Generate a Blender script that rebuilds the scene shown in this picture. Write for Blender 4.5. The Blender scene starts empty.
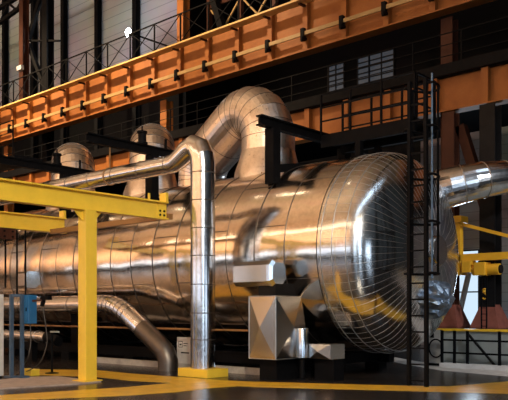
import bpy, math, random
from mathutils import Vector, Matrix
random.seed(7)
C = bpy.context.scene.collection
PI = math.pi
V = Vector

# ------------------------------------------------------------------ survey
# hall axes: +X along the vessel (towards its domed end), +Y across the hall,
# the camera stands at the origin with its eye 1.6 m above the floor.
FL, CX, HY, EYE = 740.0, 254.0, 311.0, 1.6
A0 = math.atan2(814, 740)
FW = (-math.cos(A0), math.sin(A0)); RT = (math.sin(A0), math.cos(A0))
def ray(px):
    f = (px - CX) / FL
    return FW[0] + RT[0]*f, FW[1] + RT[1]*f
def X_at(px, Y):
    r = ray(px); return r[0]/r[1]*Y
def floor_pt(px, py):
    d = FL*EYE/(py - HY); r = ray(px); return (r[0]*d, r[1]*d)

# ------------------------------------------------------------------ materials
def newmat(name):
    m = bpy.data.materials.new(name); m.use_nodes = True
    nt = m.node_tree
    return m, nt, nt.nodes['Principled BSDF']
def N(nt, t, **kw):
    n = nt.nodes.new(t)
    for k, v in kw.items():
        if k in n.inputs: n.inputs[k].default_value = v
        else: setattr(n, k, v)
    return n
def paint(name, col, rough=.45, metal=0.0, var=.18, scale=3.0, dirt=None, bump=.0, spec=.5):
    m, nt, b = newmat(name); L = nt.links
    tc = N(nt, 'ShaderNodeTexCoord')
    no = N(nt, 'ShaderNodeTexNoise', Scale=scale, Detail=6.0, Roughness=.65)
    L.new(tc.outputs['Object'], no.inputs['Vector'])
    r = N(nt, 'ShaderNodeValToRGB')
    c2 = dirt if dirt else tuple(c*(1-var*2) for c in col)
    r.color_ramp.elements[0].position = .32; r.color_ramp.elements[0].color = (*c2, 1)
    r.color_ramp.elements[1].position = .6; r.color_ramp.elements[1].color = (*col, 1)
    L.new(no.outputs['Fac'], r.inputs['Fac']); L.new(r.outputs['Color'], b.inputs['Base Color'])
    mr = N(nt, 'ShaderNodeMapRange'); mr.inputs['To Min'].default_value = rough*1.25; mr.inputs['To Max'].default_value = rough*.8
    L.new(no.outputs['Fac'], mr.inputs['Value']); L.new(mr.outputs['Result'], b.inputs['Roughness'])
    b.inputs['Metallic'].default_value = metal
    b.inputs['Specular IOR Level'].default_value = spec
    if bump:
        bp = N(nt, 'ShaderNodeBump', Strength=bump, Distance=.02)
        L.new(no.outputs['Fac'], bp.inputs['Height']); L.new(bp.outputs['Normal'], b.inputs['Normal'])
    return m
def emit(name, col, s):
    m, nt, b = newmat(name)
    b.inputs['Base Color'].default_value = (.02, .02, .02, 1)
    b.inputs['Emission Color'].default_value = (*col, 1); b.inputs['Emission Strength'].default_value = s
    return m
def cladding(name, col=(.74, .70, .66), rough=.2, wav=.25, wscale=1.3, fb=.06, cv=.78):
    """bright sheet-metal insulation jacket: slightly wavy, smeared and scuffed"""
    m, nt, b = newmat(name); L = nt.links
    tc = N(nt, 'ShaderNodeTexCoord')
    no = N(nt, 'ShaderNodeTexNoise', Scale=wscale, Detail=2.0, Roughness=.5)
    fine = N(nt, 'ShaderNodeTexNoise', Scale=9.0, Detail=5.0, Roughness=.7)
    vo = N(nt, 'ShaderNodeTexVoronoi', Scale=.9)
    for n in (no, fine, vo): L.new(tc.outputs['Object'], n.inputs['Vector'])
    mr = N(nt, 'ShaderNodeMapRange'); mr.inputs['To Min'].default_value = rough*.7; mr.inputs['To Max'].default_value = rough*1.5
    L.new(fine.outputs['Fac'], mr.inputs['Value'])
    if fb > 0: L.new(mr.outputs['Result'], b.inputs['Roughness'])
    else: b.inputs['Roughness'].default_value = rough
    r = N(nt, 'ShaderNodeValToRGB')
    r.color_ramp.elements[0].position = .3; r.color_ramp.elements[0].color = (*[c*cv for c in col], 1)
    r.color_ramp.elements[1].position = .62; r.color_ramp.elements[1].color = (*col, 1)
    L.new(fine.outputs['Fac'], r.inputs['Fac']); L.new(r.outputs['Color'], b.inputs['Base Color'])
    bp = N(nt, 'ShaderNodeBump', Strength=wav, Distance=.08)
    bp2 = N(nt, 'ShaderNodeBump', Strength=fb, Distance=.01)
    L.new(no.outputs['Fac'], bp.inputs['Height']); L.new(fine.outputs['Fac'], bp2.inputs['Height'])
    L.new(bp.outputs['Normal'], bp2.inputs['Normal']); L.new(bp2.outputs['Normal'], b.inputs['Normal'])
    b.inputs['Metallic'].default_value = 1.0
    return m
def siding(name, col, period, axis='Z', rough=.6, depth=.5, spec=.3):
    """ribbed metal wall sheeting"""
    m, nt, b = newmat(name); L = nt.links
    tc = N(nt, 'ShaderNodeTexCoord'); sx = N(nt, 'ShaderNodeSeparateXYZ')
    L.new(tc.outputs['Object'], sx.inputs[0])
    mm = N(nt, 'ShaderNodeMath', operation='MULTIPLY'); mm.inputs[1].default_value = 1/period
    fr = N(nt, 'ShaderNodeMath', operation='FRACT')
    L.new(sx.outputs[axis], mm.inputs[0]); L.new(mm.outputs[0], fr.inputs[0])
    r = N(nt, 'ShaderNodeValToRGB')
    e = r.color_ramp.elements
    e[0].position = 0; e[0].color = (*[c*.45 for c in col], 1)
    e[1].position = .1; e[1].color = (*col, 1)
    no = N(nt, 'ShaderNodeTexNoise', Scale=.35, Detail=4.0)
    L.new(tc.outputs['Object'], no.inputs['Vector'])
    mx = N(nt, 'ShaderNodeMix', data_type='RGBA', blend_type='MULTIPLY'); mx.inputs['Factor'].default_value = .5
    L.new(fr.outputs[0], r.inputs['Fac']); L.new(r.outputs['Color'], mx.inputs['A']); L.new(no.outputs['Color'], mx.inputs['B'])
    L.new(mx.outputs['Result'], b.inputs['Base Color'])
    bp = N(nt, 'ShaderNodeBump', Strength=depth, Distance=.03)
    L.new(r.outputs['Color'], bp.inputs['Height']); L.new(bp.outputs['Normal'], b.inputs['Normal'])
    b.inputs['Roughness'].default_value = rough; b.inputs['Specular IOR Level'].default_value = spec
    return m
def make_floor_mat():
    m, nt, b = newmat('polished_floor'); L = nt.links
    tc = N(nt, 'ShaderNodeTexCoord')
    n1 = N(nt, 'ShaderNodeTexNoise', Scale=.6, Detail=8.0, Roughness=.7)
    n2 = N(nt, 'ShaderNodeTexNoise', Scale=5.0, Detail=6.0, Roughness=.7)
    for n in (n1, n2): L.new(tc.outputs['Object'], n.inputs['Vector'])
    r = N(nt, 'ShaderNodeValToRGB'); e = r.color_ramp.elements
    e[0].position = .35; e[0].color = (.016, .013, .012, 1); e[1].position = .7; e[1].color = (.034, .026, .022, 1)
    L.new(n1.outputs['Fac'], r.inputs['Fac']); L.new(r.outputs['Color'], b.inputs['Base Color'])
    mr = N(nt, 'ShaderNodeMapRange'); mr.inputs['To Min'].default_value = .14; mr.inputs['To Max'].default_value = .34
    L.new(n2.outputs['Fac'], mr.inputs['Value']); L.new(mr.outputs['Result'], b.inputs['Roughness'])
    bp = N(nt, 'ShaderNodeBump', Strength=.08, Distance=.01)
    L.new(n2.outputs['Fac'], bp.inputs['Height']); L.new(bp.outputs['Normal'], b.inputs['Normal'])
    return m

M = dict(
    floor=make_floor_mat(),
    vessel=cladding('vessel_cladding', (.76, .67, .585), .135, .11, 1.1),
    head=cladding('head_cladding', (.70, .71, .72), .16, .07, 1.6),
    pipe=cladding('pipe_cladding', (.70, .705, .73), .17, .05, 2.2),
    neck=cladding('neck_cladding', (.84, .76, .70), .28, .07, 2.0),
    box=cladding('box_cladding', (.46, .43, .40), .24, .03, 1.2, 0.0, 1.0),
    foil=cladding('foil', (.26, .34, .45), .40, .5, 7.0),
    bright=cladding('bright_cladding', (.58, .64, .72), .22, .03, 1.5, 0.0, 1.0),
    seam=paint('seam_bead', (.62, .58, .54), .3, 1.0, .1),
    seamg=paint('seam_bead_grey', (.42, .43, .44), .4, .8, .1),
    seamd=paint('seam_bead_dark', (.16, .14, .125), .4, 1.0, .1),
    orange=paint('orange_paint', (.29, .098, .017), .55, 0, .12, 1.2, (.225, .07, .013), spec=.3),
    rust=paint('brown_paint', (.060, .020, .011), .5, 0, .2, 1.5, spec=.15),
    yellow=paint('yellow_paint', (.85, .57, .05), .38, 0, .06, 1.5),
    oyellow=paint('hoist_yellow', (.78, .40, .02), .4, 0, .08, 2.0),
    stripe=paint('floor_stripe', (.80, .47, .03), .3, 0, .1, 2.5, (.55, .32, .03)),
    rail=paint('conductor_rail_paint', (.34, .21, .07), .5, 0, .12, 1.5),
    tan=paint('tan_rail', (.62, .39, .12), .5, 0, .12, 1.5),
    black=paint('black_steel', (.004, .004, .005), .6, 0, .2, 4.0, spec=.08),
    dark=paint('dark_steel', (.010, .009, .009), .55, 0, .2, 3.0, spec=.12),
    white=paint('white_paint', (.62, .60, .58), .5, 0, .1, 4.0),
    grey=paint('grey_paint', (.30, .32, .30), .5, 0, .1, 2.0),
    copper=paint('dull_copper', (.30, .15, .05), .5, 0, .1, 3.0),
    curb=paint('curb_concrete', (.45, .42, .38), .7, 0, .15, 4.0),
    plate=paint('floor_plate', (.42, .33, .28), .5, 0, .15, 5.0, (.28, .22, .19)),
    blue=paint('blue_paint', (.012, .12, .30), .4, 0, .12, 4.0),
    dblue=paint('slate_blue_paint', (.05, .09, .15), .42, 0, .15, 6.0),
    bluec=paint('pale_blue_conduit', (.10, .17, .27), .4, .2, .1, 6.0),
    base=paint('red_oxide', (.22, .062, .04), .6, 0, .15, 3.0),
    cable=paint('cable_rubber', (.05, .045, .04), .5, 0, .1, 9.0),
    wall=siding('wall_sheeting', (.46, .50, .57), .62),
    wallr=siding('back_wall_sheeting', (.30, .30, .31), .4),
    wallg=siding('gable_wall_sheeting', (.09, .14, .19), .5),
    wallf=siding('front_wall_sheeting', (.60, .40, .25), .9),
    unlitwall=siding('unlit_wall_sheeting', (.004, .004, .005), .5, spec=.02),  # near black: the darkness of the unlit hall put into the colour
    ceil=siding('roof_sheeting', (.48, .36, .25), 1.2, 'X'),
    day=emit('daylight_glass', (.66, .84, 1.0), 1.0),
    daydim=emit('daylight_glass_dim', (.2, .45, .75), .05),
    daycool=emit('gable_glass', (.66, .82, 1.0), 3.5),
    dayside=emit('side_glass', (.80, .88, 1.0), 3.0),
    lamp=emit('lamp_lens', (.92, .97, 1.0), 60),
    bay=emit('bay_lens', (1.0, .80, .55), 12),
)

# ------------------------------------------------------------------ mesh builder
ORIG = {}
class MB:
    def __init__(s): s.v = []; s.f = []; s.sm = []
    def add(s, vs, fs, smooth=False):
        o = len(s.v); s.v += [V(p) for p in vs]
        s.f += [[o+i for i in f] for f in fs]; s.sm += [smooth]*len(fs); return s
    def box(s, x0, x1, y0, y1, z0, z1):
        return s.add([(x0,y0,z0),(x1,y0,z0),(x1,y1,z0),(x0,y1,z0),(x0,y0,z1),(x1,y0,z1),(x1,y1,z1),(x0,y1,z1)],
            [(0,3,2,1),(4,5,6,7),(0,1,5,4),(1,2,6,5),(2,3,7,6),(3,0,4,7)])
    def prism(s, poly, z0, z1):
        n = len(poly)
        a = sum(poly[i][0]*poly[(i+1)%n][1]-poly[(i+1)%n][0]*poly[i][1] for i in range(n))
        if a < 0: poly = poly[::-1]
        return s.add([(p[0],p[1],z0) for p in poly]+[(p[0],p[1],z1) for p in poly],
            [tuple(range(n))[::-1], tuple(range(n, 2*n))]+[(i,(i+1)%n,n+(i+1)%n,n+i) for i in range(n)])
    def loft(s, rings, caps=True, smooth=False):
        n = len(rings[0]); fs = []
        for k in range(len(rings)-1):
            for i in range(n):
                j = (i+1) % n; fs.append((k*n+i, k*n+j, (k+1)*n+j, (k+1)*n+i))
        if caps: fs += [tuple(range(n))[::-1], tuple(range((len(rings)-1)*n, len(rings)*n))]
        return s.add([p for r in rings for p in r], fs, smooth)
    def tube(s, pts, r, n=16, caps=True, smooth=True):
        pts = [V(p) for p in pts]
        if not isinstance(r, (list, tuple)): r = [r]*len(pts)
        tg = []
        for i in range(len(pts)):
            a = pts[i]-pts[i-1] if i else pts[1]-pts[0]
            b = pts[i+1]-pts[i] if i < len(pts)-1 else pts[-1]-pts[-2]
            tg.append((a.normalized()+b.normalized()).normalized())
        up = V((0,0,1)) if abs(tg[0].z) < .9 else V((1,0,0))
        nn = (up - tg[0]*up.dot(tg[0])).normalized(); rings = []
        for i, p in enumerate(pts):
            if i: nn = tg[i-1].rotation_difference(tg[i]) @ nn
            bb = tg[i].cross(nn)
            rings.append([p + (nn*math.cos(2*PI*k/n)+bb*math.sin(2*PI*k/n))*r[i] for k in range(n)])
        return s.loft(rings, caps, smooth)
    def bar(s, p, q, w, h=None, up=(0,0,1)):
        """rectangular bar between two points"""
        p, q = V(p), V(q); h = h or w; d = (q-p).normalized(); u = V(up)
        if abs(d.dot(u)) > .95: u = V((1,0,0))
        a = d.cross(u).normalized(); b = a.cross(d)
        def R(c): return [c-a*w/2-b*h/2, c+a*w/2-b*h/2, c+a*w/2+b*h/2, c-a*w/2+b*h/2]
        return s.loft([R(p), R(q)])
    def ring(s, c, axis, R, r, n=40, m=6, a0=0, a1=2*PI):
        ax = V(axis).normalized(); u = ax.orthogonal().normalized()
        if abs(ax.z) < .9: u = (V((0,0,1)) - ax*ax.z).normalized()
        w = ax.cross(u); full = a1-a0 > 6.28; vs = []; fs = []; K = n if full else n+1
        for i in range(K):
            t = a0+(a1-a0)*i/n; e = u*math.cos(t)+w*math.sin(t)
            for j in range(m):
                q = 2*PI*j/m; vs.append(V(c)+e*(R+r*math.cos(q))+ax*r*math.sin(q))
        for i in range(n):
            i2 = (i+1) % K
            for j in range(m): fs.append((i*m+j, i2*m+j, i2*m+(j+1)%m, i*m+(j+1)%m))
        return s.add(vs, fs, True)
    def lathe(s, prof, c, axis='Z', n=32, smooth=True):
        """prof: (radius, height) pairs"""
        c = V(c); rings = []
        for r, h in prof:
            rg = []
            for k in range(n):
                t = 2*PI*k/n
                if axis == 'Z': rg.append(c+V((r*math.cos(t), r*math.sin(t), h)))
                elif axis == 'X': rg.append(c+V((h, r*math.cos(t), r*math.sin(t))))
                else: rg.append(c+V((r*math.sin(t), h, r*math.cos(t))))
            rings.append(rg)
        return s.loft(rings, True, smooth)
    def build(s, name, mat, parent=None, sharp=32, bevel=0, origin=None):
        o0 = ORIG[parent.name] if parent else (V(origin) if origin else V((0,0,0)))
        if not parent and origin is None:
            xs = [p.x for p in s.v]; ys = [p.y for p in s.v]; zs = [p.z for p in s.v]
            o0 = V(((min(xs)+max(xs))/2, (min(ys)+max(ys))/2, min(zs)))
        me = bpy.data.meshes.new(name); me.from_pydata([p-o0 for p in s.v], [], s.f); me.update()
        me.polygons.foreach_set('use_smooth', s.sm)
        if any(s.sm): me.set_sharp_from_angle(angle=math.radians(sharp))
        me.materials.append(M[mat])
        o = bpy.data.objects.new(name, me); C.objects.link(o)
        if parent: o.parent = parent
        else: o.location = o0
        if bevel:
            b = o.modifiers.new('bevel', 'BEVEL'); b.width = bevel; b.segments = 2; b.limit_method = 'ANGLE'
        ORIG[o.name] = o0
        return o
def tag(o, label, cat, group=None):
    o['label'] = label; o['category'] = cat
    if group: o['group'] = group
    return o
def thing(name, loc, label, cat, group=None):
    o = bpy.data.objects.new(name, None); C.objects.link(o); o.location = loc; o.empty_display_size = .2
    ORIG[o.name] = V(loc); return tag(o, label, cat, group)
def struct(o): o['kind'] = 'structure'; return o
def box(name, mat, parent, *a, bevel=0): return MB().box(*a).build(name, mat, parent, bevel=bevel)

def fillet(pts, rad, seg=8):
    """round the corners of a polyline; returns points and arc-length marks"""
    pts = [V(p) for p in pts]; out = [pts[0]]
    for i in range(1, len(pts)-1):
        r = rad[i-1] if isinstance(rad, (list, tuple)) else rad
        a = (pts[i-1]-pts[i]).normalized(); b = (pts[i+1]-pts[i]).normalized()
        th = a.angle(b); d = r/math.tan(th/2)
        p0 = pts[i]+a*d; c = pts[i]+(a+b).normalized()*(r/math.sin(th/2))
        u = (p0-c).normalized(); w = ((pts[i]+b*d)-c).normalized(); tot = u.angle(w)
        for k in range(seg+1):
            t = k/seg
            out.append(c + (u*math.sin((1-t)*tot)+w*math.sin(t*tot))/math.sin(tot)*r)
    out.append(pts[-1]); return out
def ring_marks(pts, step, start=.3):
    pts = [V(p) for p in pts]; L = [0]
    for i in range(1, len(pts)): L.append(L[-1]+(pts[i]-pts[i-1]).length)
    res = []; s = start
    while s < L[-1]-.05:
        i = next(k for k in range(1, len(L)) if L[k] >= s)
        t = (s-L[i-1])/(L[i]-L[i-1]); p = pts[i-1].lerp(pts[i], t)
        res.append((p, (pts[i]-pts[i-1]).normalized())); s += step
    return res
def pipe_run(parent, path, rad, r, mat='pipe', seg=6, step=.9, bead=.010, n=32, name='cladding', sharp=9, elbow_rings=True, seam='seamd'):
    pts = fillet(path, rad, seg)
    cl = MB().tube(pts, r, n).build(name, mat, parent, sharp=sharp)
    def band(p, d): MB().ring(p, d, r+.001, bead).build('seam_band', seam, cl)
    for p, d in ring_marks(pts, step):
        if min((V(p)-q).length for q in pts[1:-1]) > .35: band(p, d)
    if elbow_rings:
        for i in range(1, len(pts)-1):
            d = ((pts[i]-pts[i-1]).normalized()+(pts[i+1]-pts[i]).normalized()).normalized()
            if (pts[i+1]-pts[i]).length < 1.0 or (pts[i]-pts[i-1]).length < 1.0: band(pts[i], d)
    return pts

# ================================================================== SETTING
XL, XR, YF, YB, ZC = -78.0, 16.0, -16.0, 37.0, 28.0
struct(MB().box(XL, XR, YF, YB, -.3, 0).build('floor', 'floor', origin=(0,0,0)))
struct(MB().box(XL, XR, YF, YB, ZC, ZC+.2).build('ceiling', 'ceil', origin=(0,0,0)))
struct(MB().box(XL-.3, XL, YF, YB, 0, ZC).build('wall_left', 'wall', origin=(0,0,0)))
struct(MB().box(XL-.3, XR+.3, YF-.3, YF, 2.9, ZC).build('wall_front', 'wallf', origin=(0,0,0)))
struct(MB().box(XL-.3, XR+.3, YF-.3, YF, 0, 2.9).build('wall_front_lower', 'unlitwall', origin=(0,0,0)))  # unseen, split off and darkened so the vessel's lower half mirrors less light
struct(MB().box(XR, XR+.3, YF, YB, 0, ZC).build('wall_right', 'wallg', origin=(0,0,0)))
struct(MB().box(XL, -33.4, 30, 30.3, 16, ZC).build('wall_back', 'wall', origin=(0,0,0)))
struct(MB().box(XL, -33.4, 30, 30.3, 0, 16).build('wall_back_lower', 'unlitwall', origin=(0,0,0)))  # same wall continued, coloured black for the shade below the girder
struct(MB().box(-33.4, XR, 37, 37.3, 0, ZC).build('wall_back_recess', 'unlitwall', origin=(0,0,0)))
struct(MB().box(-33.4, -33.1, 30.3, 37, 0, ZC).build('wall_back_return', 'unlitwall', origin=(0,0,0)))
struct(MB().box(-17.6, XR, 31.0, 31.3, 0, 10.5).build('wall_back_right', 'wallr', origin=(0,0,0)))

def window(n, x0, x1, y, z0, z1, nx, nz, glass, face=-1, bar=.06):
    """framed window in a wall of constant y"""
    fr = MB(); d0, d1 = (y-.10, y-.001) if face < 0 else (y+.001, y+.10)
    for i in range(nx+1):
        x = x0+(x1-x0)*i/nx; fr.box(x-bar/2, x+bar/2, d0, d1, z0, z1)
    for k in range(nz+1):
        z = z0+(z1-z0)*k/nz; fr.box(x0, x1, d0, d1, z-bar/2, z+bar/2)
    o = fr.build('window_%d' % n, 'dark', origin=((x0+x1)/2, y, z0)); struct(o)
    g0, g1 = (y-.04, y-.012) if face < 0 else (y+.012, y+.04)
    MB().box(x0, x1, g0, g1, z0, z1).build('glass', glass, o)
def window_x(n, x, y0, y1, z0, z1, ny, nz, glass, bar=.08):
    fr = MB()
    for i in range(ny+1):
        y = y0+(y1-y0)*i/ny; fr.box(x-.10, x-.001, y-bar/2, y+bar/2, z0, z1)
    for k in range(nz+1):
        z = z0+(z1-z0)*k/nz; fr.box(x-.10, x-.001, y0, y1, z-bar/2, z+bar/2)
    o = fr.build('window_%d' % n, 'dark', origin=(x, (y0+y1)/2, z0)); struct(o)
    MB().box(x-.04, x-.012, y0, y1, z0, z1).build('glass', glass, o)
window(1, -16.6, -13.7, 31.0, .6, 4.3, 3, 2, 'day')
window(2, -25.2, -22.7, 37.0, 15.1, 16.7, 3, 5, 'daydim')
window(3, -27.4, -26.2, 37.0, 15.1, 16.7, 2, 5, 'daydim')
window(4, -60, 2, YF, 3.0, 5.4, 24, 2, 'dayside', face=1)
window_x(5, XR, -10.5, -7.5, .8, 22, 2, 12, 'daycool')
window_x(6, XR, 2.0, 8.5, .8, 6, 4, 3, 'daycool')
window(8, 8.5, 13.0, YF, .8, 22, 3, 12, 'daycool', face=1)  # added glowing window, unseen, widens the bright arc on the head

sky = MB()
for i in range(11): sky.box(5.9, 10.1, -14+3.4*i-.06, -14+3.4*i+.06, ZC-.12, ZC-.001)
for x in (6, 8, 10): sky.box(x-.06, x+.06, -14, 20, ZC-.12, ZC-.001)
sko = struct(sky.build('window_7', 'dark', origin=(8, 3, ZC)))  # added skylight, unseen, carries the bright arc higher on the head
MB().box(6, 10, -14, 20, ZC-.05, ZC-.02).build('glass', 'daycool', sko)
# floor paint and plates
def stripe(name, px, mat='stripe', z1=.004):
    return MB().prism([floor_pt(*p) for p in px], 0.0005, z1).build(name, mat)
struct(stripe('trim_1', [(20,369),(97,370.2),(128,373.3),(180,377.2),(222,380.4),(256,381.8),(384,385.2),(448,386.6),(508,381.5),(540,378.5),
                         (540,394.6),(508,393.8),(450,392.2),(384,390.4),(256,387.0),(222,385.4),(180,383.4),(128,380.6),(97,377),(20,374.5)]))
struct(stripe('trim_2', [(-14,396.3),(128,387.2),(174,382.9),(205,384.6),(236,386.4),(214,387.8),(178,392),(128,395.6),(0,400.8),(-14,401.4)], z1=.006))
tag(stripe('floor_plate', [(-20,383),(25,378),(58,377.3),(101,382.4),(80,384.6),(0,389.6),(-20,391)], 'plate', .03),
    'thin pinkish steel plate on the floor under the yellow post and blue stand', 'floor plate')
tag(MB().box(X_at(84,13.7), X_at(264,13.7), 13.7, 13.9, 0, .16).build('concrete_curb', 'curb'),
    'long low pale concrete curb on the floor in front of the vessel', 'curb')

struct(stripe('trim_3', [(390,356.5),(440,365.5),(508,370.8),(540,373),(540,380),(508,376.5),(440,370.5),(390,361.5)], 'curb'))
# ================================================================== VESSEL
YV, ZV, RV = 15.8, 3.02, 2.46
XH = -10.22                       # where the cylinder ends and the head begins
XE = -38.0
ves = thing('pressure_vessel', (-20, YV, .56), 'huge horizontal steel clad pressure vessel with a domed right end', 'tank')
def ves_pt(x, r, t): return V((x, YV + r*math.sin(t), ZV + r*math.cos(t)))
BAND = .94
m = MB(); rings = []; nb = int((XH-XE)/BAND); step = (XH-XE)/nb; NA = 96
for b in range(nb):
    jr = random.uniform(-.004, .004); ph = random.uniform(0, 6.28); tl = random.uniform(-.016, .016)
    for k in range(6):
        u = k/6
        bul = .008*4*u*(1-u)
        rings.append([ves_pt(XE+(b+u)*step, RV-.006+tl*(u-.5)*(1+.6*math.sin(2*2*PI*i/NA+ph))+jr*math.sin(3*2*PI*i/NA+ph)*0.6+bul*(1+.5*math.sin(8*2*PI*i/NA+ph)), 2*PI*i/NA) for i in range(NA)])
rings.append([ves_pt(XH, RV, 2*PI*i/NA) for i in range(NA)])
m.loft(rings, False, True).build('shell', 'vessel', ves, sharp=60)
b1 = MB()
for b in range(nb+1): b1.ring((XE+b*step, YV, ZV), (1,0,0), RV+.001, .010, 96)
for b in range(nb):                                 # staggered lap joints along the shell
    for q in range(6):
        t = 2*PI*(q+.5*(b % 2))/6 + .25
        b1.tube([ves_pt(XE+b*step, RV+.002, t), ves_pt(XE+(b+.5)*step, RV+.015, t), ves_pt(XE+(b+1)*step, RV+.002, t)], .008, 6)
b1.build('sheet_seams', 'seamd', ves)
# domed head: knuckle then shallow dish
KR = .92; CYL = .42
prof = []
cr = RV-KR
# knuckle arc up to the dish, dish = big sphere tangent to it
phi = math.radians(64)            # knuckle sweep
kx, kr = KR*math.sin(phi), cr+KR*math.cos(phi)
Rs = kr/math.sin(PI/2-phi)        # dish sphere radius
hx = CYL + kx + Rs*(1-math.cos(PI/2-phi))
for k in range(4): prof.append((CYL*k/4, RV))
for k in range(13):
    a = phi*k/12; prof.append((CYL+KR*math.sin(a), cr+KR*math.cos(a)))
NK = len(prof)
for k in range(1, 17):
    a = (PI/2-phi)*(1-k/16); prof.append((hx-Rs*(1-math.cos(a)), max(Rs*math.sin(a), .004)))
XA = XH+hx
rings = [[ves_pt(XH+h, r, 2*PI*i/NA) for i in range(NA)] for h, r in prof]
MB().loft(rings, True, True).build('domed_head', 'head', ves, sharp=60)
b2 = MB(); NG = 76
for q in range(NG):
    t = 2*PI*q/NG; pr = prof[:-5]
    pr = prof[:-4] if q % 4 == 0 else prof[:-7] if q % 2 == 0 else prof[:-10]
    b2.tube([ves_pt(XH+h, r-.0005, t) for h, r in pr], .003, 6)
for k in (0, 1, 4, 8): b2.ring((XH+prof[k][0], YV, ZV), (1,0,0), prof[k][1]+.001, .010, 96)
b2.build('gore_seams', 'seamg', ves)
MB().lathe([(.05,-.1),(.36,-.1),(.36,.05),(.33,.08),(.05,.09)], (XA, YV, ZV), 'X', 40).build('manway_cover', 'box', ves)
# rear dished end
rr = [(XE-h*.8, r) for h, r in prof]
MB().loft([[ves_pt(x, r, -2*PI*i/NA) for i in range(NA)] for x, r in rr], True, True).build('rear_head', 'head', ves)
# crumpled foil wrapped nozzle on the lower right of the head
m = MB(); rg = []
fc = V((XA-.22, YV+.12, ZV-1.12))
for k in range(13):
    a = PI*k/12; row = []
    for i in range(28):
        t = 2*PI*i/28
        d = V((math.cos(a)*.48, math.sin(a)*math.cos(t)*.56, math.sin(a)*math.sin(t)*.46))
        w = 1+.09*math.sin(5*t+3*a)*math.sin(a)+.06*math.sin(9*t-7*a)*math.sin(a)+random.uniform(-.09,.09)*math.sin(a)
        row.append(fc+d*w)
    rg.append(row[::-1])
m.loft(rg, True, False).build('foil_nozzle_wrap', 'foil', ves, sharp=18)['label'] = 'crumpled bluish foil wrap'

# steel skid under the vessel
sk = thing('support_skid', (-20, 15.8, 0), 'low black steel skid on the floor carrying the big vessel', 'support frame')
for y in (14.3, 17.3): MB().box(-36, -10.7, y-.13, y+.13, .22, .52).build('beam', 'black', sk)
for i in range(8):
    x = -11.2-3.4*i; MB().box(x-.12, x+.12, 14.43, 17.17, .24, .5).build('crossbeam', 'black', sk)
    for y in (14.3, 17.3): MB().box(x-.22, x+.22, y-.2, y+.2, 0, .22).build('foot', 'black', sk)
def saddle(x):
    pr = []
    for k in range(17):
        t = math.radians(-52+104*k/16); pr.append((YV+math.sin(t)*(RV+.012), ZV-math.cos(t)*(RV+.012)))
    poly = [(YV+1.94, .52)]+[] ; front = [(YV-1.94, .5)]+pr[:]+[(YV+1.94, .5)]
    m = MB(); m.loft([[V((x-.18, a, b)) for a, b in front], [V((x+.18, a, b)) for a, b in front]]); return m
for x in (-11.6, -20.5, -30): saddle(x).build('saddle', 'black', sk)

# ================================================================== PIPES
def neck(x, d, label, run, drop, tail, r=.68, zc=7.22):
    t = thing('gooseneck_pipe', (x, YV, ZV+RV), label, 'pipe', None)
    z0, R = 6.3, .92
    d = V((*d, 0)).normalized(); p = V((x, YV, 5.3))
    top = V((x, YV, zc)); dd = V((d.x, d.y, -drop)).normalized()
    c_ = top+dd*run
    path = [p, top, c_] + (tail if tail else [(c_.x, c_.y, 5.0)])
    pipe_run(t, path, [R, R], r, 'neck', seg=7, step=.9, n=36, bead=.012 if x < -15 else .008)
    MB().lathe([(r+.24,-.35),(r+.20,.0),(r+.08,.35),(r+.012,.6),(r,.62)], (x, YV, ZV+RV), 'Z', 36).build('flared_collar', 'neck', t)
    return t
neck(-13.82, (-.985, .17), 'nearest arched steel gooseneck pipe leaning left behind the tall vertical pipe', 3.75, .50, [], .76, 7.95)
dv = V((-.775, .647, 0)).normalized(); e = V((-18.9, YV, 7.22))+dv*5.6
neck(-18.9, dv[:2], 'middle rounded gooseneck pipe rising behind a black beam with a small valve', 5.6, 0, [(e.x, e.y, .4)], .74)
dv = V((-.85, .53, 0)).normalized(); e = V((-23.4, YV, 7.22))+dv*6.8
neck(-23.4, dv[:2], 'farthest rounded gooseneck pipe above the left end of the yellow beam', 6.8, 0, [(e.x, e.y, .4)], .78)

PX, PY = -13.15, 12.6
rp = thing('insulated_riser_pipe', (PX, PY, .2), 'tall shiny vertical pipe turning left at its top in front of the vessel', 'pipe')
rcl = MB().tube([(PX,PY,.2),(PX,PY,5.18),(PX-.03,PY,5.40),(PX-.13,PY,5.59),(PX-.32,PY,5.68),(PX-.52,PY,5.62),(PX-.85,PY,5.45),(PX-1.05,PY,5.37),(PX-1.2,PY,5.36),(-30,PY,5.36)],
          [.305,.305,.305,.305,.295,.28,.25,.235,.23,.23], 36).build('cladding', 'pipe', rp, sharp=12)
for z in (.9, 1.55, 2.25, 2.95, 3.62, 4.3, 4.98): MB().ring((PX,PY,z), (0,0,1), .306, .011).build('seam_band', 'seamd', rcl)
for x in (-14.4,-15.5,-16.6,-17.7,-18.8,-19.9,-21,-22.1,-23.2): MB().ring((x,PY,5.36), (1,0,0), .231, .010).build('seam_band', 'seamd', rcl)
tag(MB().box(PX-.52, PX+.52, PY-.36, PY+.36, 0, .2).build('pipe_plinth', 'yellow', bevel=.01), 'yellow plinth block on the floor under the tall vertical pipe', 'plinth')
# pipe hanger clamp on the horizontal run
hg = thing('pipe_hanger', (-16.9, PY, 5.7), 'rusty clamp hanging the horizontal pipe from a black beam', 'pipe hanger')
b = MB(); b.ring((-16.9,PY,5.36), (1,0,0), .238, .018, 32); b.build('clamp_ring', 'copper', hg)
MB().bar((-16.9,PY,5.6), (-16.9,PY,6.2), .025).build('hanger_rod', 'copper', hg)

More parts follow.
